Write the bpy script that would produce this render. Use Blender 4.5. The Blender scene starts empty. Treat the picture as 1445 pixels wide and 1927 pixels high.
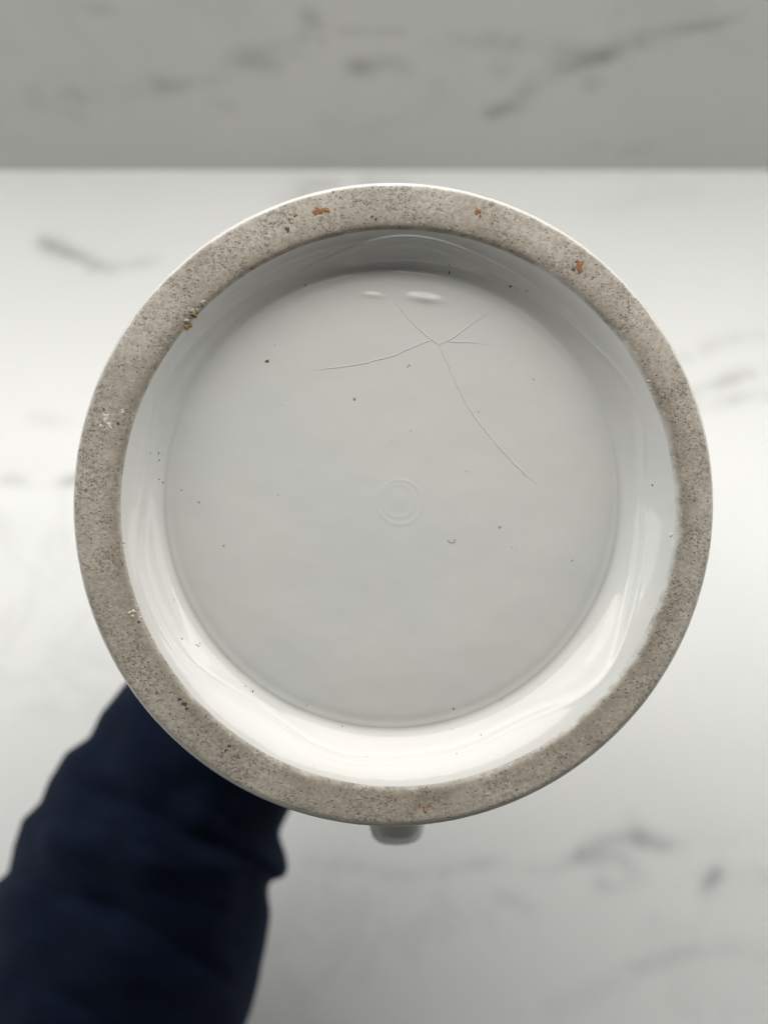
import bpy, bmesh, math, random
import numpy as np
from mathutils import Vector, Matrix, noise as mnoise

# ------------------------------------------------------------------ camera
scene = bpy.context.scene
C = scene.collection
F = 1569.0; CX, CY = 722.5, 963.5            # focal length and centre in photograph pixels
PITCH = math.radians(70.0)                   # camera looks down this much
CAM = Vector((0, 0, 0.55))
D0 = 0.180                                   # camera to foot of the jug
right = Vector((1, 0, 0))
fwd = Vector((0, math.cos(PITCH), -math.sin(PITCH)))
up = Vector((0, math.sin(PITCH), math.cos(PITCH)))
cam_d = bpy.data.cameras.new('camera'); cam = bpy.data.objects.new('camera', cam_d); C.objects.link(cam)
cam.matrix_world = Matrix(((right.x, up.x, -fwd.x, CAM.x), (right.y, up.y, -fwd.y, CAM.y),
                           (right.z, up.z, -fwd.z, CAM.z), (0, 0, 0, 1)))
cam_d.sensor_fit = 'VERTICAL'; cam_d.sensor_height = 36.0; cam_d.sensor_width = 27.0
cam_d.lens = F / 1927.0 * 36.0
cam_d.clip_start = 0.01; cam_d.clip_end = 50
cam_d.dof.use_dof = True; cam_d.dof.focus_distance = D0 + 0.002
cam_d.dof.aperture_fstop = cam_d.lens / 3.8
scene.camera = cam

# ------------------------------------------------------------------ light
world = bpy.data.worlds.new('World'); scene.world = world; world.use_nodes = True
bg = world.node_tree.nodes['Background']
bg.inputs[0].default_value = (1.0, 0.99, 0.93, 1); bg.inputs[1].default_value = 0.085

def area(name, loc, target, sx, sy, power, col):
    l = bpy.data.lights.new(name, 'AREA'); l.shape = 'RECTANGLE'; l.size = sx; l.size_y = sy
    l.energy = power; l.color = col
    o = bpy.data.objects.new(name, l); C.objects.link(o)
    o.location = loc
    o.rotation_euler = (Vector(target) - Vector(loc)).to_track_quat('-Z', 'Y').to_euler()
    return o
area('window_and_fill_light', (0.02, 0.460, 0.735), (0.02, 0.29, 0.255), 1.8, 0.50, 9.4, (1.0, 0.985, 0.94))
area('window_and_fill_light', (-1.0, 0.42, 0.60), (0.0, 0.36, 0.0), 0.8, 0.7, 3.3, (0.97, 0.98, 1.0))
area('window_and_fill_light', (1.05, 0.42, 0.60), (0.0, 0.36, 0.0), 0.8, 0.7, 2.9, (0.97, 0.98, 1.0))  # added fill from the right to brighten handle and recess, no known window

scene.view_settings.view_transform = 'Standard'; scene.view_settings.look = 'None'
scene.view_settings.exposure = 0.1; scene.view_settings.gamma = 1.0
scene.view_settings.use_curve_mapping = False
scene.render.engine = 'CYCLES'

# ------------------------------------------------------------------ helpers
def ray(px, py):
    return fwd + right * ((px - CX) / F) - up * ((py - CY) / F)
def cam_pt(px, py, depth): return CAM + ray(px, py) * depth

def link_mesh(name, verts, faces, mat, parent=None, smooth=True):
    me = bpy.data.meshes.new(name); me.from_pydata([tuple(v) for v in verts], [], faces); me.update()
    if smooth: me.polygons.foreach_set('use_smooth', [True] * len(me.polygons))
    o = bpy.data.objects.new(name, me); C.objects.link(o)
    if mat: me.materials.append(mat)
    if parent: o.parent = parent
    return o

class NT:
    def __init__(s, name):
        s.m = bpy.data.materials.new(name); s.m.use_nodes = True
        s.t = s.m.node_tree; s.b = s.t.nodes['Principled BSDF']
    def n(s, typ, **kw):
        nd = s.t.nodes.new(typ)
        for k, v in kw.items():
            if k.startswith('i_'):
                key = k[2:]; key = int(key) if key.isdigit() else key
                if isinstance(v, bpy.types.NodeSocket): s.t.links.new(v, nd.inputs[key])
                else: nd.inputs[key].default_value = v
            else: setattr(nd, k, v)
        return nd
    def math(s, op, a, b=None, c=None, clamp=False):
        nd = s.t.nodes.new('ShaderNodeMath'); nd.operation = op; nd.use_clamp = clamp
        for i, v in enumerate((a, b, c)):
            if v is None: continue
            if isinstance(v, bpy.types.NodeSocket): s.t.links.new(v, nd.inputs[i])
            else: nd.inputs[i].default_value = v
        return nd.outputs[0]
    def remap(s, v, a, b, c=0.0, d=1.0, smooth=True):
        nd = s.t.nodes.new('ShaderNodeMapRange'); nd.interpolation_type = 'SMOOTHSTEP' if smooth else 'LINEAR'
        s.t.links.new(v, nd.inputs[0])
        for i, x in enumerate((a, b, c, d)): nd.inputs[i + 1].default_value = x
        return nd.outputs[0]
    def noise(s, vec, scale, detail=3, rough=0.55):
        nd = s.t.nodes.new('ShaderNodeTexNoise'); s.t.links.new(vec, nd.inputs['Vector'])
        nd.inputs['Scale'].default_value = scale; nd.inputs['Detail'].default_value = detail
        nd.inputs['Roughness'].default_value = rough
        return nd.outputs[0]
    def mix(s, fac, a, b, mode='MIX'):
        nd = s.t.nodes.new('ShaderNodeMix'); nd.data_type = 'RGBA'; nd.blend_type = mode
        for i, v in ((0, fac), (6, a), (7, b)):
            if isinstance(v, bpy.types.NodeSocket): s.t.links.new(v, nd.inputs[i])
            else: nd.inputs[i].default_value = v if i == 0 else (*v, 1)
        return nd.outputs[2]
    def set(s, **kw):
        for k, v in kw.items():
            k = k.replace('_', ' ')
            if isinstance(v, bpy.types.NodeSocket): s.t.links.new(v, s.b.inputs[k])
            else: s.b.inputs[k].default_value = (*v, 1) if isinstance(v, tuple) and len(v) == 3 and len(s.b.inputs[k].default_value) == 4 else v
    def coord(s): return s.t.nodes.new('ShaderNodeTexCoord').outputs['Object']
    def bump(s, h, strength, dist):
        nd = s.n('ShaderNodeBump'); nd.inputs['Strength'].default_value = strength; nd.inputs['Distance'].default_value = dist
        s.t.links.new(h, nd.inputs['Height']); s.t.links.new(nd.outputs[0], s.b.inputs['Normal'])

# ------------------------------------------------------------------ materials
def marble(name, base, vein, tint):
    k = NT(name); co = k.coord()
    at = k.n('ShaderNodeAttribute', attribute_name='vein').outputs['Fac']
    warp = k.n('ShaderNodeTexNoise', i_Vector=co); warp.inputs['Scale'].default_value = 14; warp.inputs['Detail'].default_value = 5
    w2 = k.n('ShaderNodeVectorMath', operation='MULTIPLY_ADD'); k.t.links.new(warp.outputs['Color'], w2.inputs[0])
    w2.inputs[1].default_value = (.09, .09, .09); k.t.links.new(co, w2.inputs[2])
    fine = k.noise(w2.outputs[0], 9, 6, .6)
    ridge = k.math('ABSOLUTE', k.math('SUBTRACT', fine, 0.5))
    faint = k.remap(ridge, 0.0, 0.05, 0.10, 0.0)
    mask = k.remap(k.noise(co, 4, 2), .45, .65)
    faint = k.math('MULTIPLY', faint, mask)
    brk = k.remap(k.noise(co, 22, 5, .6), .36, .64, .05, 1.3)
    v = k.math('ADD', k.math('MULTIPLY', at, brk), faint, clamp=True)
    cloud = k.remap(k.noise(co, 5, 3), .3, .7)
    c0 = k.mix(cloud, base, tint)
    c = k.mix(v, c0, vein)
    k.set(Base_Color=c, Roughness=.38)
    return k.m
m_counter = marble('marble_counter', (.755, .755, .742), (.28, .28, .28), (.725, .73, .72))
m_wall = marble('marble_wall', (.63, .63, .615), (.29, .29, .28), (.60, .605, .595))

def glaze_nodes(k, co):
    a = k.remap(k.noise(co, 26, 2), .35, .65)
    col = k.mix(a, (.705, .688, .660), (.680, .690, .668))
    b = k.remap(k.noise(co, 900, 2), .66, .74, 0, .10)
    return k.mix(b, col, (.45, .42, .38))
def glaze(name):
    k = NT(name); co = k.coord()
    col = glaze_nodes(k, co)
    k.set(Base_Color=col, Roughness=.07, IOR=1.42)
    h = k.math('ADD', k.noise(co, 70, 2), k.math('MULTIPLY', k.noise(co, 420, 2), .06))
    k.bump(h, .35, .0007)
    return k.m
m_glaze = glaze('ironstone_glaze')

def bisque():
    k = NT('unglazed_foot'); co = k.coord()
    sep = k.n('ShaderNodeSeparateXYZ', i_0=co)
    x, y, z = sep.outputs
    xs = k.math('SUBTRACT', x, .0013)
    r = k.math('SQRT', k.math('ADD', k.math('MULTIPLY', xs, xs), k.math('POWER', k.math('ABSOLUTE', k.math('ADD', y, .0009)), 2.0)))
    ro = k.math('SQRT', k.math('ADD', k.math('MULTIPLY', x, x), k.math('MULTIPLY', y, y)))
    # edge of the glaze, ragged
    rag = k.math('MULTIPLY', k.math('SUBTRACT', k.noise(co, 230, 5, .65), .5), .0022)
    rag2 = k.math('MULTIPLY', k.math('SUBTRACT', k.noise(co, 75, 4, .6), .5), .0026)
    rr = k.math('ADD', r, k.math('ADD', rag, rag2))
    inner = k.remap(rr, .0591, .0612)                       # 0 glaze .. 1 bisque
    outer = k.remap(k.math('ADD', ro, k.math('MULTIPLY', rag, .35)), .0693, .0686)
    mask = k.math('MULTIPLY', inner, outer)
    # body colour
    big = k.remap(k.noise(co, 42, 4), .40, .60)
    c = k.mix(big, (.40, .36, .295), (.53, .485, .42))
    mid = k.remap(k.noise(co, 900, 5, .75), .36, .64)
    c = k.mix(mid, k.mix(.5, c, (.30, .265, .22)), k.mix(.35, c, (.62, .575, .51)))
    # grime near the inner edge
    gr = k.remap(rr, .0606, .0660, .80, 0)
    c = k.mix(k.math('MULTIPLY', gr, k.remap(k.noise(co, 60, 3), .3, .6, .4, 1)), c, (.27, .235, .18))
    # blotches, then pits and flecks in clusters
    clus = k.remap(k.noise(co, 95, 4, .6), .40, .60)
    blot = k.remap(k.noise(co, 1150, 5, .72), .47, .62)
    c = k.mix(k.math('MULTIPLY', blot, k.math('MULTIPLY_ADD', clus, .55, .30)), c, (.235, .205, .165))
    pale = k.remap(k.noise(co, 700, 5, .7), .55, .68, 0, .45)
    c = k.mix(pale, c, (.62, .575, .51))
    wn = k.n('ShaderNodeTexNoise', i_Vector=co); wn.inputs['Scale'].default_value = 1900; wn.inputs['Detail'].default_value = 3
    wv = k.n('ShaderNodeVectorMath', operation='MULTIPLY_ADD'); k.t.links.new(wn.outputs['Color'], wv.inputs[0])
    wv.inputs[1].default_value = (.0009, .0009, .0009); k.t.links.new(co, wv.inputs[2])
    def flecks(scale, a, b, d0, d1, ch):
        v = k.n('ShaderNodeTexVoronoi', i_Vector=wv.outputs[0], i_Scale=scale); v.inputs['Randomness'].default_value = 1
        rnd = k.n('ShaderNodeSeparateColor', i_0=v.outputs['Color']).outputs
        on = k.math('LESS_THAN', rnd[ch], k.math('MULTIPLY_ADD', clus, b, a))
        size = k.math('MULTIPLY_ADD', rnd[2], .5, .5)
        dist = k.math('DIVIDE', v.outputs['Distance'], size)
        return k.math('MULTIPLY', k.math('MULTIPLY', on, k.remap(dist, d0, d1, 1, 0)), k.math('MULTIPLY_ADD', rnd[(ch + 1) % 2], .55, .45))
    fl = k.math('MAXIMUM', flecks(1700, .16, .45, .22, .60, 0), flecks(800, .06, .20, .15, .38, 1))
    worm = k.remap(k.noise(wv.outputs[0], 1050, 4, .7), .56, .66)
    fl = k.math('MAXIMUM', fl, k.math('MULTIPLY', worm, k.math('MULTIPLY_ADD', clus, .55, .12)))
    c = k.mix(k.math('MULTIPLY', fl, .85), c, (.095, .078, .062))
    col = k.mix(mask, glaze_nodes(k, co), c)
    k.set(Base_Color=col, Roughness=k.remap(mask, 0, 1, .10, .85), IOR=1.5)
    h = k.math('SUBTRACT', k.math('MULTIPLY', k.noise(co, 900, 4, .7), .8), fl)
    h = k.math('MULTIPLY', h, mask)
    k.bump(h, .55, .00018)
    return k.m
m_bisque = bisque()

def plain(name, col, rough=.6, var=.25, scale=1500):
    k = NT(name); co = k.coord()
    f = k.remap(k.noise(co, scale, 4), .3, .7)
    k.set(Base_Color=k.mix(f, tuple(c * (1 - var) for c in col), tuple(min(1, c * (1 + var)) for c in col)), Roughness=rough)
    return k.m
m_rust = plain('rust_stain', (.26, .125, .05), .7, .45, 1800)
m_ochre = plain('ochre_speck', (.36, .25, .10), .5)
m_brown = plain('brown_speck', (.22, .075, .025), .4)
m_black = plain('black_speck', (.02, .02, .02), .5)
m_grey = plain('grey_speck', (.30, .31, .32), .3)
m_chalk = plain('chalky_patch', (.60, .56, .49), .6)
m_crumb = plain('clay_crumb', (.42, .38, .30), .7)

def cloth():
    k = NT('navy_knit'); co = k.coord()
    f = k.remap(k.noise(co, 60, 4), .3, .7)
    g = k.noise(co, 2600, 2)
    k.set(Base_Color=k.mix(f, (.0021, .0050, .0150), (.0036, .0078, .0225)), Roughness=.9,
          Sheen_Weight=.06, Sheen_Roughness=.5, Sheen_Tint=(.25, .35, .6), Specular_IOR_Level=.12)
    k.bump(g, .3, .0006)
    return k.m
m_cloth = cloth()
def skin():
    k = NT('skin'); co = k.coord()
    f = k.remap(k.noise(co, 120, 4), .3, .7)
    k.set(Base_Color=k.mix(f, (.52, .30, .22), (.60, .37, .28)), Roughness=.5, Subsurface_Weight=.15, Subsurface_Radius=(.01, .004, .002), Subsurface_Scale=.4)
    k.bump(k.noise(co, 900, 3), .25, .0004)
    return k.m
m_skin = skin()
m_nail = plain('nail', (.62, .42, .36), .3, .05)

# ------------------------------------------------------------------ setting
WALL_Y = CAM.z / math.tan(PITCH - math.atan((CY - 328) / F))
def on_counter(px, py):
    d = ray(px, py); t = -CAM.z / d.z; p = CAM + d * t; return p.x, p.y, t
def on_wall(px, py):
    d = ray(px, py); t = (WALL_Y - CAM.y) / d.y; p = CAM + d * t; return p.x, p.z, t

def strokes_field(gx, gy, strokes, proj, seed, boost):
    """grey veins: soft strokes whose course is broken by noise"""
    H, W = gx.shape
    wx = np.zeros_like(gx); wy = np.zeros_like(gx)
    rs = np.random.RandomState(seed)
    for o in range(26):
        fr = rs.uniform(20, 110); th = rs.uniform(0, 6.28); ph = rs.uniform(0, 6.28)
        s = np.sin((gx * math.cos(th) + gy * math.sin(th)) * fr + ph) * (.10 / fr)
        if o % 2: wx += s
        else: wy += s
    X = gx + wx; Y = gy + wy
    out = np.zeros_like(gx)
    for pts, w, st in strokes:
        st = min(.95, st * boost)
        best = np.zeros_like(gx)
        P = [proj(*p) for p in pts]
        n = max(1, len(P) - 1)
        for i in range(n):
            a = P[i]; b = P[min(i + 1, len(P) - 1)]
            ax, ay, t = a; bx, by, _ = b
            dx, dy = bx - ax, by - ay; L2 = dx * dx + dy * dy + 1e-9
            u = np.clip(((X - ax) * dx + (Y - ay) * dy) / L2, 0, 1)
            d2 = (X - ax - u * dx) ** 2 + (Y - ay - u * dy) ** 2
            sg = w * t / F * (1.35 if boost < 1 else 1.1)
            best = np.maximum(best, np.exp(-d2 / (2 * sg * sg)))
        out = 1 - (1 - out) * (1 - st * best)
    return out

WALL_STROKES = [
 ([(70, 190), (150, 180)], 8, .45), ([(150, 180), (300, 158)], 8, .2), ([(300, 155), (390, 145)], 9, .45),
 ([(390, 145), (440, 132)], 8, .35), ([(430, 132), (500, 105), (590, 72)], 10, .55), ([(520, 118), (590, 128)], 9, .55),
 ([(572, 40), (600, 92)], 10, .55), ([(660, 148), (678, 148)], 9, .75), ([(705, 142), (745, 138)], 9, .35),
 ([(640, 76), (770, 67)], 5, .35), ([(828, 92), (850, 112)], 9, .5), ([(860, 55), (925, 50), (1050, 76), (1130, 82)], 8, .5),
 ([(1120, 82), (1190, 70)], 11, .75), ([(1190, 70), (1260, 50), (1390, 40)], 7, .6),
 ([(930, 190), (985, 168)], 10, .7), ([(985, 168), (1010, 140), (1040, 108), (1090, 85)], 8, .55), ([(1095, 125), (1110, 135)], 8, .6),
 ([(920, 95), (965, 100)], 8, .35), ([(410, 195), (450, 205)], 10, .25), ([(105, 10), (200, 12)], 7, .45),
 ([(580, 240), (700, 238), (800, 215), (830, 160)], 12, .18), ([(1040, 285), (1120, 265)], 10, .15), ([(1200, 275), (1320, 245)], 10, .15),
 ([(130, 205), (150, 215)], 8, .25), ([(720, 130), (760, 150)], 9, .25),
 ([(-700, 60), (-350, 120), (-100, 90)], 10, .5), ([(1600, 120), (1900, 90), (2200, 160)], 10, .5)]
COUNTER_STROKES = [
 ([(70, 470), (150, 492), (200, 506)], 10, .38), ([(180, 505), (300, 500)], 9, .22), ([(100, 480), (180, 500)], 20, .18),
 ([(540, 372), (600, 345), (690, 328)], 20, .22), ([(680, 328), (760, 330)], 10, .25), ([(1120, 395), (1320, 380)], 18, .06),
 ([(1250, 650), (1330, 640), (1420, 628)], 10, .16), ([(1290, 725), (1370, 712), (1480, 703)], 11, .30), ([(1300, 765), (1480, 750)], 11, .24),
 ([(0, 928), (90, 915), (170, 903)], 9, .28), ([(100, 912), (200, 900)], 10, .28), ([(40, 795), (140, 788)], 9, .10),
 ([(0, 1010), (110, 1015)], 14, .08), ([(40, 1355), (100, 1335)], 14, .08),
 ([(560, 1642), (760, 1646), (900, 1642), (1010, 1636)], 10, .15), ([(1010, 1636), (1080, 1592), (1190, 1568)], 11, .22),
 ([(1080, 1605), (1180, 1612), (1220, 1640), (1190, 1660)], 10, .22), ([(1215, 1570), (1260, 1582)], 12, .38), ([(1190, 1520), (1225, 1560)], 10, .10),
 ([(1322, 1684), (1342, 1664)], 11, .45), ([(1395, 1660), (1470, 1682)], 14, .18), ([(930, 1728), (1000, 1742)], 10, .16),
 ([(1180, 1832), (1300, 1820), (1470, 1812)], 12, .14), ([(1130, 1660), (1160, 1670)], 10, .18), ([(1050, 1900), (1170, 1850)], 14, .08),
 ([(-900, 600), (-500, 680), (-150, 640)], 12, .3), ([(1600, 900), (1900, 850), (2200, 930)], 12, .3), ([(1600, 1500), (2000, 1600)], 12, .3)]

def sheet(name, mat, u0, u1, v0, v1, step, strokes, proj, to3d, seed):
    nu = int((u1 - u0) / step); nv = int((v1 - v0) / step)
    us = np.linspace(u0, u1, nu); vs = np.linspace(v0, v1, nv)
    gx, gy = np.meshgrid(us, vs)
    fld = strokes_field(gx, gy, strokes, proj, seed, 1.35 if name == 'countertop' else .8)
    top = [to3d(a, b, 0) for a, b in zip(gx.ravel(), gy.ravel())]
    faces = [(j * nu + i, j * nu + i + 1, (j + 1) * nu + i + 1, (j + 1) * nu + i) for j in range(nv - 1) for i in range(nu - 1)]
    # slab edges and back
    n0 = len(top)
    ring = [i for i in range(nu)] + [j * nu + nu - 1 for j in range(1, nv)] + [(nv - 1) * nu + i for i in range(nu - 2, -1, -1)] + [j * nu for j in range(nv - 2, 0, -1)]
    low = [to3d(gx.ravel()[i], gy.ravel()[i], 1) for i in ring]
    R = len(ring)
    faces += [(ring[(i + 1) % R], ring[i], n0 + i, n0 + (i + 1) % R) for i in range(R)]
    faces.append(tuple(n0 + i for i in range(R)))
    o = link_mesh(name, top + low, faces, mat, smooth=False)
    a = o.data.attributes.new('vein', 'FLOAT', 'POINT')
    a.data.foreach_set('value', np.concatenate([fld.ravel(), np.zeros(R)]).astype(np.float32))
    o['kind'] = 'structure'
    return o
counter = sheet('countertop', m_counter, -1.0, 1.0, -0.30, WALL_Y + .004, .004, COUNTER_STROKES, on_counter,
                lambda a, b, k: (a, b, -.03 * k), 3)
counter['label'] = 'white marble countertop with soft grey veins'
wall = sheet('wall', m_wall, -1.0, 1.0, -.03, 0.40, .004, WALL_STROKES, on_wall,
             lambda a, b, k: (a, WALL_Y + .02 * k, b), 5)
joint = link_mesh('pale_joint_strip', [(sx, WALL_Y + dy, z) for sx in (-.99, .99) for dy, z in ((.002, -.002), (-.004, -.002), (-.0038, .0005), (-.0023, .0021), (-.0004, .0037), (.002, .0040))],
                  [(i, (i + 1) % 6, 6 + (i + 1) % 6, 6 + i) for i in range(6)], plain('pale_strip', (.84, .84, .82), .4, .02, 40), wall)  # pale strip added to draw the bright line along the joint
wall['label'] = 'grey veined marble backsplash wall behind the countertop'

# ------------------------------------------------------------------ jug
CO = cam_pt(739.5, 949, D0)
jug = bpy.data.objects.new('jug', None); C.objects.link(jug)
jug.matrix_world = Matrix(((right.x, up.x, -fwd.x, CO.x), (right.y, up.y, -fwd.y, CO.y), (right.z, up.z, -fwd.z, CO.z), (0, 0, 0, 1)))
jug['label'] = 'white glazed ironstone jug held with its speckled unglazed foot ring facing up'
jug['category'] = 'jug'
jinv = jug.matrix_world.inverted()
def loc(px, py, z):                       # photo pixel -> jug coordinates at height z (negative = deeper)
    return jinv @ cam_pt(px, py, D0 - z)

def spline(keys):
    xs = np.array([k[0] for k in keys]); ys = np.array([k[1] for k in keys])
    def f(x):
        if x <= xs[0]: return float(ys[0])
        if x >= xs[-1]: return float(ys[-1])
        i = int(np.searchsorted(xs, x)) - 1; i = max(0, min(i, len(xs) - 2))
        def m(j):
            if j == 0: return (ys[1] - ys[0]) / (xs[1] - xs[0])
            if j == len(xs) - 1: return (ys[-1] - ys[-2]) / (xs[-1] - xs[-2])
            return (ys[j + 1] - ys[j - 1]) / (xs[j + 1] - xs[j - 1])
        h = xs[i + 1] - xs[i]; t = (x - xs[i]) / h
        return float((2*t**3-3*t*t+1)*ys[i] + (t**3-2*t*t+t)*h*m(i) + (-2*t**3+3*t*t)*ys[i+1] + (t**3-t*t)*h*m(i+1))
    return f
outer_r = spline([(0.0005, .0697), (.004, .0702), (.012, .0692), (.03, .0718), (.06, .0768), (.085, .0772), (.115, .068), (.15, .0515), (.175, .0478), (.2, .0505), (.228, .0585), (.24, .062)])
HGT = .238
def spout(r, z, ph):
    k = max(0.0, (-z - .165) / (HGT - .165)) ** 1.6
    d = math.atan2(math.sin(ph - math.pi / 2), math.cos(ph - math.pi / 2))
    return r + k * (.026 * math.exp(-(d / .30) ** 2) - .004 * math.exp(-((abs(d) - .75) / .35) ** 2))
def wob(ph, z): return 1 + .0035 * math.cos(2 * (ph - 1.45)) + .0012 * math.sin(3 * ph + 1)

NA = 480
def nz(x, y, z, s): return mnoise.noise(Vector((x * s, y * s, z * s)))
OFF = Vector((.0010, -.0008)); OFF_F = Vector((-.0002, .0012))     # ring opening and floor sit a little off centre
SW = loc(752, 945, -.0085)
_a = loc(797, 562, -.0085); _b = loc(702, 556, -.0085)
GLINT_BUMPS = ((_a.x, _a.y, .0034, .0009, .00042), (_b.x, _b.y, .0020, .00055, .00020))     # bumps shaped into the floor to catch two small highlights
def floor_z(x, y):
    dx, dy = x - SW.x, y - SW.y
    d = math.hypot(dx, dy); de = math.hypot(dx + .0003, dy - .0003)
    e = max(0.0, math.hypot(x - OFF_F.x, y - OFF_F.y) - .034) / .0182
    h = -.0079 - .0009 * min(1.1, e) ** 2.0
    h += .00004 * math.exp(-((d - .0050) / .00030) ** 2)
    h += .000028 * math.exp(-((de - .0037) / .00028) ** 2)
    h += .00006 * math.exp(-(de / .0018) ** 2)
    for bx, by, wx, wy, A in GLINT_BUMPS:
        h += A * math.exp(-(((x - bx) + .12 * (y - by)) / wx) ** 2 - (((y - by) + .12 * (x - bx)) / wy) ** 2)
    h += .00007 * nz(x, y, 2, 55) + .00003 * nz(x, y, 7, 160)
    return h

def recess_rows():
    """foot ring, slope of the recess and its floor: list of (part, row)"""
    rows = []
    def add(part, fn): rows.append((part, [fn(2 * math.pi * i / NA) for i in range(NA)]))
    def ringpt(r, z, k=0.0):
        def f(ph):
            c, s = math.cos(ph), math.sin(ph)
            rr = r * wob(ph, 0)
            zz = z + (.00010 * nz(rr * c, rr * s, 1, 260) + .00015 * nz(rr * c, rr * s, 4, 60)) * (1 if z > -.0012 else 0)
            return (rr * c + OFF.x * k, rr * s + OFF.y * k, zz)
        return f
    for r, z in ((.0699, -.0020), (.0698, -.0015), (.0696, -.0010), (.0693, -.0006), (.0689, -.00032), (.0684, -.00014)): add('ring', ringpt(r, z))
    for i in range(1, 13):
        u = i / 13; add('ring', ringpt(.0684 - u * .0070, -.00014 + .0001 * math.sin(u * 3.14), u))
    for r, z in ((.0612, -.0002), (.0608, -.0004), (.0604, -.0007)): add('ring', ringpt(r, z, 1))
    # slope: three courses with a wavy break, as the glaze ran
    for i in range(1, 41):
        u = i / 40
        def f(ph, u=u):
            c, s = math.cos(ph), math.sin(ph)
            brk = .42 + .08 * math.sin(3 * ph + .6) + .11 * math.sin(6 * ph + 2.2) + .04 * math.sin(11 * ph)
            r = .0604 - u * (.0604 - .0518)
            # depth along the slope
            w = u - .055 * math.sin(2 * math.pi * u)            # steeper in the middle
            z = -.0007 - w * .0085
            z += (.00016 + .00030 * max(0, s)) * math.exp(-((u - brk) / .042) ** 2)   # run line
            z += -.00022 * math.exp(-((u - brk - .13) / .10) ** 2)
            z += .00005 * math.exp(-((u - .90) / .03) ** 2)
            z += .00012 * nz(r * c, r * s, 3, 70)
            if u > .9: z = z * (1 - (u - .9) * 5) + (-.0088) * (u - .9) * 5
            rr = r * wob(ph, 0)
            o = OFF * (1 - u) + OFF_F * u; return (rr * c + o.x, rr * s + o.y, z)
        add('recess', f)
    # groove at the foot of the slope, then the floor
    for i in range(0, 201):
        u = min((i / 200) ** 1.15, .99995)
        def f(ph, u=u):
            c, s = math.cos(ph), math.sin(ph)
            r = (.0516 * (1 - u)) * (1 + (wob(ph, 0) - 1) * (1 - u))
            x = r * c + OFF_F.x * (1 - u) + SW.x * u; y = r * s + OFF_F.y * (1 - u) + SW.y * u
            z = floor_z(x, y) - .00008 * math.exp(-((u - .03) / .022) ** 2)
            
            return (x, y, z)
        add('recess', f)
    return rows

def outer_rows():
    rows = []
    for z in [-.0020, -.003, -.0045, -.006] + [-.009 - .0045 * i for i in range(51)] + [-.2365]:
        rows.append([(lambda r: (r * math.cos(p), r * math.sin(p), z))(spout(outer_r(-z) * (wob(p, z) if z > -.05 else 1 + (wob(p, z) - 1) * .5), z, p))
                     for p in (2 * math.pi * i / NA for i in range(NA))])
    rows[0] = [(.0699 * wob(p, 0) * math.cos(p), .0699 * wob(p, 0) * math.sin(p), -.0020) for p in (2 * math.pi * i / NA for i in range(NA))]
    return rows
def inner_rows():
    rows = []
    zs = [(-.2382, .0015), (-.2385, .0028), (-.2378, .0042), (-.2355, .0048)] + [(-.230 + .0042 * i, .005) for i in range(49)]
    for z, th in zs:
        rows.append([(lambda r: (r * math.cos(p), r * math.sin(p), z))(spout(outer_r(-z) - th, z, p)) for p in (2 * math.pi * i / NA for i in range(NA))])
    zl = zs[-1][0]; rl = outer_r(-zl) - .005
    for i in range(1, 12):
        a = i / 11
        r = rl * (1 - a); z = zl + .007 * math.sin(min(1, a * 4) * 1.57)
        rows.append([(r * math.cos(p), r * math.sin(p), z) for p in (2 * math.pi * k / NA for k in range(NA))])
    return rows

R1 = [('body', r) for r in reversed(inner_rows())] + [('body', r) for r in reversed(outer_rows())]
R2 = recess_rows()
j0 = next(i for i, (t, _) in enumerate(R2) if t == 'recess') + 40      # first floor row
for it in range(10):
    zz = [np.array([p[2] for p in R2[j][1]]) for j in range(j0 - 8, j0 + 7)]
    for q in range(1, len(zz) - 1):
        j = j0 - 8 + q; nzv = .5 * zz[q] + .25 * (zz[q - 1] + zz[q + 1])
        R2[j] = (R2[j][0], [(p[0], p[1], float(h)) for p, h in zip(R2[j][1], nzv)])
allrows = R1[:-1] + R2            # last outer row coincides with first ring row
tags = [t for t, _ in allrows]
V = np.array([p for _, r in allrows for p in r])
nr = len(allrows)
faces = []; part = []
for j in range(nr - 1):
    t = tags[j + 1] if tags[j] != 'body' else ('body')
    if tags[j] == 'ring' and tags[j + 1] == 'recess': t = 'ring'
    for i in range(NA):
        k = (i + 1) % NA
        faces.append((j * NA + i, j * NA + k, (j + 1) * NA + k, (j + 1) * NA + i)); part.append(t)
# smooth normals over the whole jug, so that the parts meet without a seam
fa = np.array(faces)
nrm = np.cross(V[fa[:, 2]] - V[fa[:, 0]], V[fa[:, 3]] - V[fa[:, 1]])
vn = np.zeros_like(V)
for c in range(4): np.add.at(vn, fa[:, c], nrm)
vn /= (np.linalg.norm(vn, axis=1)[:, None] + 1e-20)
# orientation check: floor must face +z
mid = (nr - 20) * NA
if vn[mid, 2] < 0:
    fa = fa[:, ::-1]; vn = -vn
part = np.array(part)
def sub(name, key, mat):
    f = fa[part == key]; used = np.unique(f); mp = -np.ones(len(V), int); mp[used] = np.arange(len(used))
    o = link_mesh(name, V[used].tolist(), [tuple(q) for q in mp[f].tolist()], mat, jug)
    o.data.normals_split_custom_set_from_vertices([tuple(n) for n in vn[used]])
    return o
sub('body', 'body', m_glaze)
ring_o = sub('foot_ring', 'ring', m_bisque); ring_o['label'] = 'speckled beige unglazed foot ring'
rec_o = sub('base_recess', 'recess', m_glaze); rec_o['label'] = 'glossy white recessed underside with hairline cracks'

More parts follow.
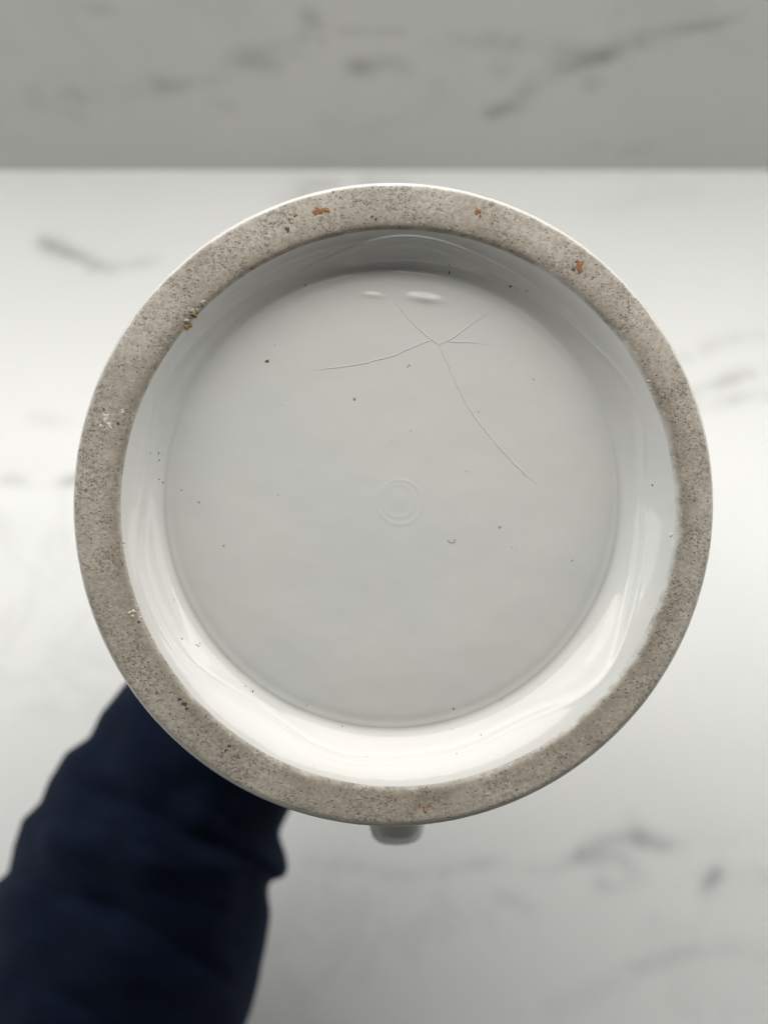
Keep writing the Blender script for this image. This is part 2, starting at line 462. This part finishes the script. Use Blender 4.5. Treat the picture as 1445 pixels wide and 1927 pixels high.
# surface height below a point of the underside
from mathutils.bvhtree import BVHTree
bvh = BVHTree.FromPolygons([tuple(v) for v in V.tolist()], [tuple(q) for q in fa[part != 'body'].tolist()])
camloc = jinv @ CAM
def hit(px, py):
    d = (loc(px, py, -.01) - camloc).normalized()
    p, n, i, dist = bvh.ray_cast(camloc, d)
    return (p, n) if p is not None else (loc(px, py, 0), Vector((0, 0, 1)))

# handle
def sweep(pts, prof, closed_ends=True):
    """pts: list of (pos, side axis, half width, half thickness)"""
    verts = []; faces = []; n = prof
    P = [Vector(p[0]) for p in pts]
    for i, (p, sd, hw, ht) in enumerate(pts):
        t = (P[min(i + 1, len(P) - 1)] - P[max(i - 1, 0)]).normalized()
        s = Vector(sd); s = (s - t * s.dot(t)).normalized(); o = t.cross(s)
        for k in range(n):
            a = 2 * math.pi * k / n
            ca, sa = math.cos(a), math.sin(a)
            ca = math.copysign(abs(ca) ** .75, ca); sa = math.copysign(abs(sa) ** .75, sa)
            verts.append(P[i] + s * ca * hw + o * sa * ht)
    for i in range(len(P) - 1):
        for k in range(n):
            faces.append((i * n + k, i * n + (k + 1) % n, (i + 1) * n + (k + 1) % n, (i + 1) * n + k))
    if closed_ends:
        faces.append(tuple(reversed(range(n)))); faces.append(tuple((len(P) - 1) * n + k for k in range(n)))
    return verts, faces
hp = [(.066, -.035), (.077, -.036), (.0865, -.046), (.0920, -.066), (.0990, -.092), (.1030, -.118), (.099, -.142), (.086, -.160), (.068, -.168), (.046, -.170)]
hr = spline([(i / 9, p[0]) for i, p in enumerate(hp)]); hz = spline([(i / 9, p[1]) for i, p in enumerate(hp)])
ha = math.radians(-89.0)
hd = Vector((math.cos(ha), math.sin(ha), 0)); hs = Vector((-math.sin(ha), math.cos(ha), 0))
pts = []
for i in range(41):
    u = i / 40
    flare = 1 + .5 * max(0, 1 - u / .10) + .3 * max(0, 1 - (1 - u) / .10)
    pts.append((hd * hr(u) + Vector((0, 0, hz(u))), hs, .0074 * flare, .0052 * flare))
v, f = sweep(pts, 20)
link_mesh('handle', v, f, m_glaze, jug)

# glaze cracks: fine raised lines in the floor
def crack(px, w=.00012, h=.000085, ends=(1, 1)):
    dense = []
    for a, b in zip(px[:-1], px[1:]):
        n = max(2, int(math.hypot(b[0] - a[0], b[1] - a[1]) / 6))
        for i in range(n):
            t = i / n; dense.append((a[0] + (b[0] - a[0]) * t, a[1] + (b[1] - a[1]) * t))
    dense.append(px[-1])
    # smooth the corners and add a slight wander
    for _ in range(4):
        dense = [dense[0]] + [((dense[i-1][0] + 2*dense[i][0] + dense[i+1][0]) / 4, (dense[i-1][1] + 2*dense[i][1] + dense[i+1][1]) / 4) for i in range(1, len(dense) - 1)] + [dense[-1]]
    N = len(dense); out = []
    for i, (x, y) in enumerate(dense):
        x += 1.2 * mnoise.noise(Vector((x * .06, y * .06, 1))); y += 1.2 * mnoise.noise(Vector((x * .06, y * .06, 5)))
        p, n = hit(x, y)
        taper = min(1, .25 + (i if ends[0] else 99) / 8, .25 + (N - 1 - i if ends[1] else 99) / 8)
        out.append((p, Vector((0, 0, 1)).cross(n) + Vector((1, 0, 0)), w * taper, h * taper))
    verts = []; faces = []; P = [o[0] for o in out]
    for i, (p, _, hw, hh) in enumerate(out):
        t = (P[min(i + 1, N - 1)] - P[max(i - 1, 0)]).normalized(); s = t.cross(Vector((0, 0, 1))).normalized()
        for a, b in ((-1.0, -.3), (-.5, .8), (0, 1.0), (.5, .8), (1.0, -.3)):
            verts.append(p + s * hw * a + Vector((0, 0, 1)) * hh * b)
    for i in range(N - 1):
        for k in range(4): faces.append((i*5+k, i*5+k+1, (i+1)*5+k+1, (i+1)*5+k))
    return link_mesh('crack', verts, faces, m_glaze, rec_o)
crack([(735, 552), (760, 590), (785, 617), (810, 638), (826, 648)], ends=(1, 0))
crack([(826, 648), (838, 675), (858, 720), (880, 765), (905, 800), (950, 855), (980, 885), (1015, 916)], ends=(0, 1))
crack([(590, 697), (680, 685), (745, 668), (790, 647), (813, 640)], ends=(1, 0))
crack([(826, 648), (843, 643), (880, 615), (920, 586)], ends=(0, 1))
crack([(843, 643), (875, 644), (915, 648)], ends=(0, 1))

# stains, specks and crumbs on the underside
rng = random.Random(4)
def blob(name, px, py, rx, ry, mat, parent, ang=0, rag=.35, hgt=.00006, dome=False):
    p, n = hit(px, py)
    d = D0 - p.z; sx = rx * d / F; sy = ry * d / F
    n = n.normalized(); ex = (Vector((1, 0, 0)) - n * n.x).normalized(); ey = n.cross(ex)
    ca, sa = math.cos(ang), math.sin(ang)
    ex, ey = ex * ca + ey * sa, ey * ca - ex * sa
    K = 18 if max(rx, ry) > 5 else 10
    ph = [rng.uniform(0, 6.28) for _ in range(4)]
    rim = []
    for k in range(K):
        a = 2 * math.pi * k / K
        m = 1 + rag * (.5 * math.sin(2 * a + ph[0]) + .5 * math.sin(3 * a + ph[1]) + .35 * math.sin(5 * a + ph[2]) + rng.uniform(-.4, .4))
        rim.append((math.cos(a) * m, math.sin(a) * m))
    verts = [p + n * hgt]
    for q, h in ((.45, .93), (.8, .66 if dome else .8), (1.0, -.3)):
        verts += [p + ex * x * q * sx + ey * y * q * sy + n * hgt * h for x, y in rim]
    faces = [(0, 1 + k, 1 + (k + 1) % K) for k in range(K)]
    for j in range(2):
        faces += [(1 + j*K + k, 1 + (j+1)*K + k, 1 + (j+1)*K + (k+1) % K, 1 + j*K + (k+1) % K) for k in range(K)]
    return link_mesh(name, verts, faces, mat, parent)
for a in ((604, 396, 14, 7, -.1), (594, 399, 7, 5, .2), (899, 398, 6, 7, 0), (903, 406, 2.5, 5, 0), (1089, 500, 8, 9, .3), (1092, 510, 5, 6, 0), (1086, 493, 5, 5, 0),
          (556, 405, 3.5, 4, 0), (545, 413, 4, 2.5, .4), (789, 1515, 2, 5, 0), (797, 1521, 2, 5, .4), (805, 1516, 2.2, 4, -.3), (800, 1527, 3, 3, 0), (744, 1506, 2, 3.5, 0)):
    blob('rust_stain', *a[:4], m_rust, ring_o, a[4], .45)
for a in ((541, 432, 6, 4), (700, 408, 3, 3), (707, 413, 3, 3), (1079, 507, 3, 4), (627, 361, 2.5, 2), (640, 372, 2, 2), (196, 771, 3, 2.5), (222, 797, 3.5, 3), (348, 1325, 5, 5), (338, 1316, 4, 4), (352, 1334, 3.5, 3), (262, 1170, 2.5, 2.5), (432, 1404, 3.5, 3), (425, 1412, 3, 2.5)):
    blob('pit', *a[:4], plain('dark_pit', (.07, .06, .05), .8) if 'dark_pit' not in bpy.data.materials else bpy.data.materials['dark_pit'], ring_o, rng.uniform(0, 3), .4, .00003)
for a in ((200, 786, 9, 8), (206, 800, 5, 9), (190, 802, 5, 4), (231, 774, 5, 5)):
    blob('glaze_splash', a[0], a[1], a[2] * .8, a[3] * .8, m_chalk, ring_o, rng.uniform(0, 1), .5, .00006, True)
for a in ((358, 612, 6, 5), (352, 604, 5, 4), (366, 592, 6, 5), (362, 585, 4, 5), (383, 570, 5, 5), (352, 617, 4, 4), (372, 584, 4, 3)):
    blob('crumb', *a, m_crumb if rng.random() < .6 else m_ochre, ring_o, rng.uniform(0, 3), .45, .00025, True)
for a in ((252, 1150, 4, 3.5), (260, 1142, 3.5, 3), (250, 1160, 3.5, 3), (266, 1162, 3, 3), (244, 1153, 3, 3), (1262, 1007, 4, 3.5), (1220, 717, 2.5, 2.5), (1223, 732, 2.5, 2.5), (233, 1020, 2.5, 2.5)):
    blob('crumb', *a, m_chalk, ring_o, rng.uniform(0, 3), .5, .00010, True)
SPECKS = [(845, 513, 2.0, 4.0, m_black), (845, 499, 1.2, 2, m_black), (960, 539, 3.5, 2.2, m_black), (991, 547, 2, 2, m_black), (973, 545, 1.2, 1.2, m_black), (575, 536, 1.5, 3.5, m_black),
 (1227, 913, 2.2, 2.2, m_black), (283, 853, 1.8, 1.8, m_black), (299, 853, 1.8, 2, m_black), (300, 866, 2, 1.8, m_black), (307, 857, 1, 1, m_black), (300, 902, 1.8, 1.8, m_black), (307, 908, 1.8, 1.8, m_black),
 (343, 1202, 2, 2.2, m_black), (476, 1301, 1.6, 3, m_black), (462, 1291, 1.3, 1.3, m_black), (444, 604, 2.5, 1, m_grey), (328, 1129, 1.3, 1.3, m_black), (644, 1367, 1.5, 1.5, m_black), (690, 1424, 1.4, 1.4, m_grey), (859, 1418, 1.5, 1.5, m_black), (905, 1383, 2, 2, m_grey), (851, 1373, 1.5, 1.5, m_grey), (943, 1317, 1.3, 1.3, m_brown),
 (503, 680, 4.5, 4.2, m_brown), (667, 751, 3.4, 3.6, m_ochre), (770, 687, 2.6, 2.0, m_ochre), (767, 690, 1.4, 1.4, m_brown), (940, 992, 3.2, 3.2, m_grey), (773, 811, 1.3, 1.3, m_brown), (734, 831, 1.3, 1.3, m_grey),
 (853, 1334, 2.4, 2.4, m_brown), (963, 1030, 1.5, 1.5, m_grey), (877, 969, 1.2, 1.2, m_grey), (877, 887, 1.4, 1.4, m_grey), (901, 775, 1.3, 1.3, m_grey), (577, 1327, 1.5, 1.2, m_brown), (518, 649, 1.3, 1.3, m_grey), (532, 762, 1.2, 1.2, m_grey), (342, 922, 2, 2.4, m_grey), (524, 931, 2.6, 1, m_grey), (970, 1033, 1.2, 1.2, m_grey), (1003, 714, 2.4, 2, m_crumb), (421, 1027, 4, 2.2, m_crumb), (375, 945, 3, 3, m_crumb), (1076, 1055, 2, 2, m_grey)]
for x, y, a, b, m in SPECKS: blob('speck', x, y, a * .85, b * .85, m, rec_o, rng.uniform(-.3, .3), .25, .00003)
def hair(px, w=.00004):
    pts = []
    for x, y in px:
        p, n = hit(x, y); pts.append((p + n * .00008, Vector((0, 0, 1)), w, w))
    v, f = sweep(pts, 6); return link_mesh('lint_hair', v, f, m_grey, rec_o)
hair([(842, 1015), (845, 1019), (850, 1021), (854, 1020), (856, 1016), (853, 1014)])
hair([(369, 1212), (374, 1217), (377, 1209)], .00005)
# ------------------------------------------------------------------ person (arm, hand, sleeve)
person = bpy.data.objects.new('person', None); C.objects.link(person)
person.matrix_world = jug.matrix_world.copy()
person['label'] = 'arm of a person in a dark navy sweatshirt sleeve holding the jug'
person['category'] = 'person'

# sleeve centreline in the photograph, with depth
CL = [(452, 1292, .374), (388, 1405, .377), (300, 1560, .384), (240, 1700, .390), (150, 1900, .398), (20, 2150, .400), (-180, 2480, .395), (-480, 2950, .385)]
cl = []
for i in range(len(CL) - 1):
    n = 26
    for k in range(n):
        u = k / n; p0 = CL[max(0, i-1)]; p1 = CL[i]; p2 = CL[i+1]; p3 = CL[min(len(CL)-1, i+2)]
        cl.append(tuple(.5 * (2*p1[c] + (p2[c]-p0[c])*u + (2*p0[c]-5*p1[c]+4*p2[c]-p3[c])*u*u + (3*p1[c]-p0[c]-3*p2[c]+p3[c])*u**3) for c in range(3)))
cl.append(CL[-1]); NS = len(cl)
arc = [0]
for a, b in zip(cl[:-1], cl[1:]): arc.append(arc[-1] + math.hypot(b[0]-a[0], b[1]-a[1]))
LEFT = [(262, 1240), (235, 1285), (192, 1340), (168, 1388), (122, 1420), (92, 1468), (78, 1508), (42, 1543), (24, 1595), (14, 1645), (-8, 1662), (-30, 1720), (-52, 1800), (-60, 1880), (-110, 1960)]
RIGHT = [(575, 1480), (546, 1525), (526, 1562), (512, 1600), (506, 1650), (505, 1684), (509, 1720), (500, 1785), (486, 1850), (474, 1900), (462, 1930), (430, 2010)]
def to_ts(pts):
    out = []
    for x, y in pts:
        best = min(range(NS), key=lambda i: (cl[i][0]-x)**2 + (cl[i][1]-y)**2)
        out.append((arc[best], math.hypot(cl[best][0]-x, cl[best][1]-y)))
    out.sort(); o2 = []
    for s, r in out:
        if o2 and s - o2[-1][0] < 4: continue
        o2.append((s, r))
    return o2
tl = to_ts(LEFT); tr = to_ts(RIGHT); BUMP = to_ts([(532, 1626)])[0][0]
def lerpfn(tab, endr):
    tab = [(0, 165), (60, 180)] + [t for t in tab if t[0] > 90] + [(arc[-1] * .75, endr), (arc[-1], endr * 1.02)]
    xs = [t[0] for t in tab]; ys = [t[1] for t in tab]
    return lambda s: float(np.interp(s, xs, ys))
Lf = lerpfn(tl, 270); Rf = lerpfn(tr, 275)
NP = 96
verts = []
for i in range(NS):
    x, y, d = cl[i]
    a = cl[max(0, i-1)]; b = cl[min(NS-1, i+1)]
    tx, ty = b[0]-a[0], b[1]-a[1]; l = math.hypot(tx, ty); tx /= l; ty /= l
    nx, ny = -ty, tx                       # image normal; make it point right
    if nx < 0: nx, ny = -nx, -ny
    for k in range(NP):
        ph = 2 * math.pi * k / NP
        c, s = math.cos(ph), math.sin(ph)  # c: right, s: toward the camera
        sh = arc[i] - 70 * s * (1 if s > 0 else .5) * (0.5 + .5 * c)
        w = (1 + c) / 2
        r = Lf(arc[i]) * (1 - w) + (Rf(arc[i]) + 36 * math.exp(-(abs(arc[i] - BUMP - 95 * s * abs(s)) / 36) ** 3) * (.6 + .4 * c)) * w
        # folds that run slantwise round the sleeve
        q = arc[i] / 95.0 + .55 * math.sin(ph * .5 + .4) * 2 + .8 * mnoise.noise(Vector((arc[i] / 160.0, c * .9, s * .9)))
        fold = (1 - abs(math.sin(q * 1.55))) ** 2.2
        amp = 19 * min(1, arc[i] / 260.0) * max(0, abs(s)) ** .7
        r += -fold * amp * 1.3 + amp * .4 + abs(s) * min(1, arc[i] / 200.0) * (24 * mnoise.noise(Vector((arc[i] / 85.0, c * 2.2, s * 2.2 + 3))) + 6 * mnoise.noise(Vector((arc[i] / 30.0, c * 4, s * 4 + 9))))
        rd = r * (.92 if s > 0 else .85)
        p = cam_pt(x + nx * c * r, y + ny * c * r, d - s * rd * d / F)
        verts.append(jinv @ p)
faces = [(i*NP+k, i*NP+(k+1) % NP, (i+1)*NP+(k+1) % NP, (i+1)*NP+k) for i in range(NS-1) for k in range(NP)]
# cuff turned in at the wrist, closed at the far end
n0 = len(verts)
cen = sum((Vector(v) for v in verts[:NP]), Vector()) / NP
nxt = sum((Vector(v) for v in verts[NP*4:NP*5]), Vector()) / NP
for k in range(NP): verts.append(cen + (Vector(verts[k]) - cen) * .93)
for k in range(NP): verts.append(nxt + (Vector(verts[k]) - cen) * .80)
for k in range(NP):
    k2 = (k + 1) % NP
    faces.append((k2, k, n0 + k, n0 + k2)); faces.append((n0 + k2, n0 + k, n0 + NP + k, n0 + NP + k2))
faces.append(tuple((NS-1)*NP + k for k in range(NP)))
sleeve = link_mesh('sleeve', verts, faces, m_cloth, person)
sleeve['label'] = 'dark navy sweatshirt sleeve with slanting folds'
bm = bmesh.new(); bm.from_mesh(sleeve.data); bmesh.ops.recalc_face_normals(bm, faces=bm.faces); bm.to_mesh(sleeve.data); bm.free()
sm = sleeve.modifiers.new('soften', 'SMOOTH'); sm.factor = .5; sm.iterations = 4

# hand and forearm: tapered capsules fused into one skin
def capsule(bm, a, b, ra, rb, seg=14):
    a, b = Vector(a), Vector(b); t = (b - a); L = t.length; t.normalize()
    s = t.orthogonal().normalized(); o = t.cross(s)
    rings = []
    prof = [(-math.cos(math.radians(q)) * ra, math.sin(math.radians(q)) * ra) for q in (15, 40, 65, 90)] + \
           [(L + math.cos(math.radians(q)) * rb, math.sin(math.radians(q)) * rb) for q in (90, 65, 40, 15)]
    for h, r in prof:
        rings.append([bm.verts.new(a + t * h + (s * math.cos(2*math.pi*k/seg) + o * math.sin(2*math.pi*k/seg)) * r) for k in range(seg)])
    for r0, r1 in zip(rings[:-1], rings[1:]):
        for k in range(seg): bm.faces.new((r0[k], r0[(k+1) % seg], r1[(k+1) % seg], r1[k]))
    bm.faces.new(list(reversed(rings[0]))); bm.faces.new(rings[-1])
def pol(deg, extra, z):
    r = outer_r(-z) + extra; a = math.radians(deg)
    return Vector((r * math.cos(a), r * math.sin(a), z))
bm = bmesh.new()
W = Vector((-.067, -.080, -.188)); EL = jinv @ cam_pt(150, 1900, .40)
capsule(bm, EL, W, .036, .025); capsule(bm, W + Vector((0, 0, .008)), W + (EL - W) * .3 + Vector((0, 0, .008)), .024, .028)
fing = {'index': (-.118, .0098, 0), 'middle': (-.141, .0102, 5), 'ring': (-.163, .0096, 3), 'little': (-.183, .0082, -6)}
nails = []
for nm, (z, rad, ex) in fing.items():
    m = pol(196, .013, z); p = pol(158 - ex * .5, .0105, z + .002); d = pol(128 - ex, .0092, z + .004); t = pol(106 - ex * 1.4, .0078, z + .005)
    if nm == 'little': d = pol(134, .0085, z + .003); t = pol(116, .0072, z + .004)
    wp = W + (m - W) * .12 + Vector((0, 0, (z + .15) * .45))
    capsule(bm, wp, m, .0145, .0125)
    capsule(bm, m, p, rad * 1.12, rad * 1.0); capsule(bm, p, d, rad, rad * .9); capsule(bm, d, t, rad * .9, rad * .74)
    nails.append((t, d, rad))
capsule(bm, pol(205, .013, -.128), pol(203, .013, -.178), .0125, .0125)
tb = W + Vector((.004, .012, .022)); tm = pol(226, .013, -.126); ti = pol(240, .0115, -.098); tt = pol(247, .0095, -.076)
capsule(bm, W, tb, .02, .0185); capsule(bm, tb, tm, .0185, .0135); capsule(bm, tm, ti, .0125, .011); capsule(bm, ti, tt, .011, .0085)
capsule(bm, tb, pol(205, .014, -.135), .016, .012)
nails.append((tt, ti, .0105))
me = bpy.data.meshes.new('hand_and_forearm'); bm.to_mesh(me); bm.free()
arm = bpy.data.objects.new('hand_and_forearm', me); C.objects.link(arm); arm.parent = person; me.materials.append(m_skin)
rm = arm.modifiers.new('fuse', 'REMESH'); rm.mode = 'VOXEL'; rm.voxel_size = .0018; rm.use_smooth_shade = True
s2 = arm.modifiers.new('soften', 'SMOOTH'); s2.factor = .5; s2.iterations = 6
for t, d, rad in nails:
    ax = (t - d).normalized(); out = Vector((t.x, t.y, 0)).normalized(); out = (out - ax * out.dot(ax)).normalized(); sd = ax.cross(out)
    c0 = t + out * rad * .52 - ax * .001
    vs = []; fs = []
    for j in range(5):
        for k in range(7):
            u = (j / 4 - .5) * 2; w = (k / 6 - .5) * 2
            ww = rad * .58 * (1 - .25 * max(0, u) ** 2)
            vs.append(c0 + ax * u * rad * .62 + sd * w * ww + out * (.0012 - .0022 * w * w - .0007 * max(0, u) ** 2))
    for j in range(4):
        for k in range(6): fs.append((j*7+k, j*7+k+1, (j+1)*7+k+1, (j+1)*7+k))
    o = link_mesh('fingernail', vs, fs, m_nail, arm)
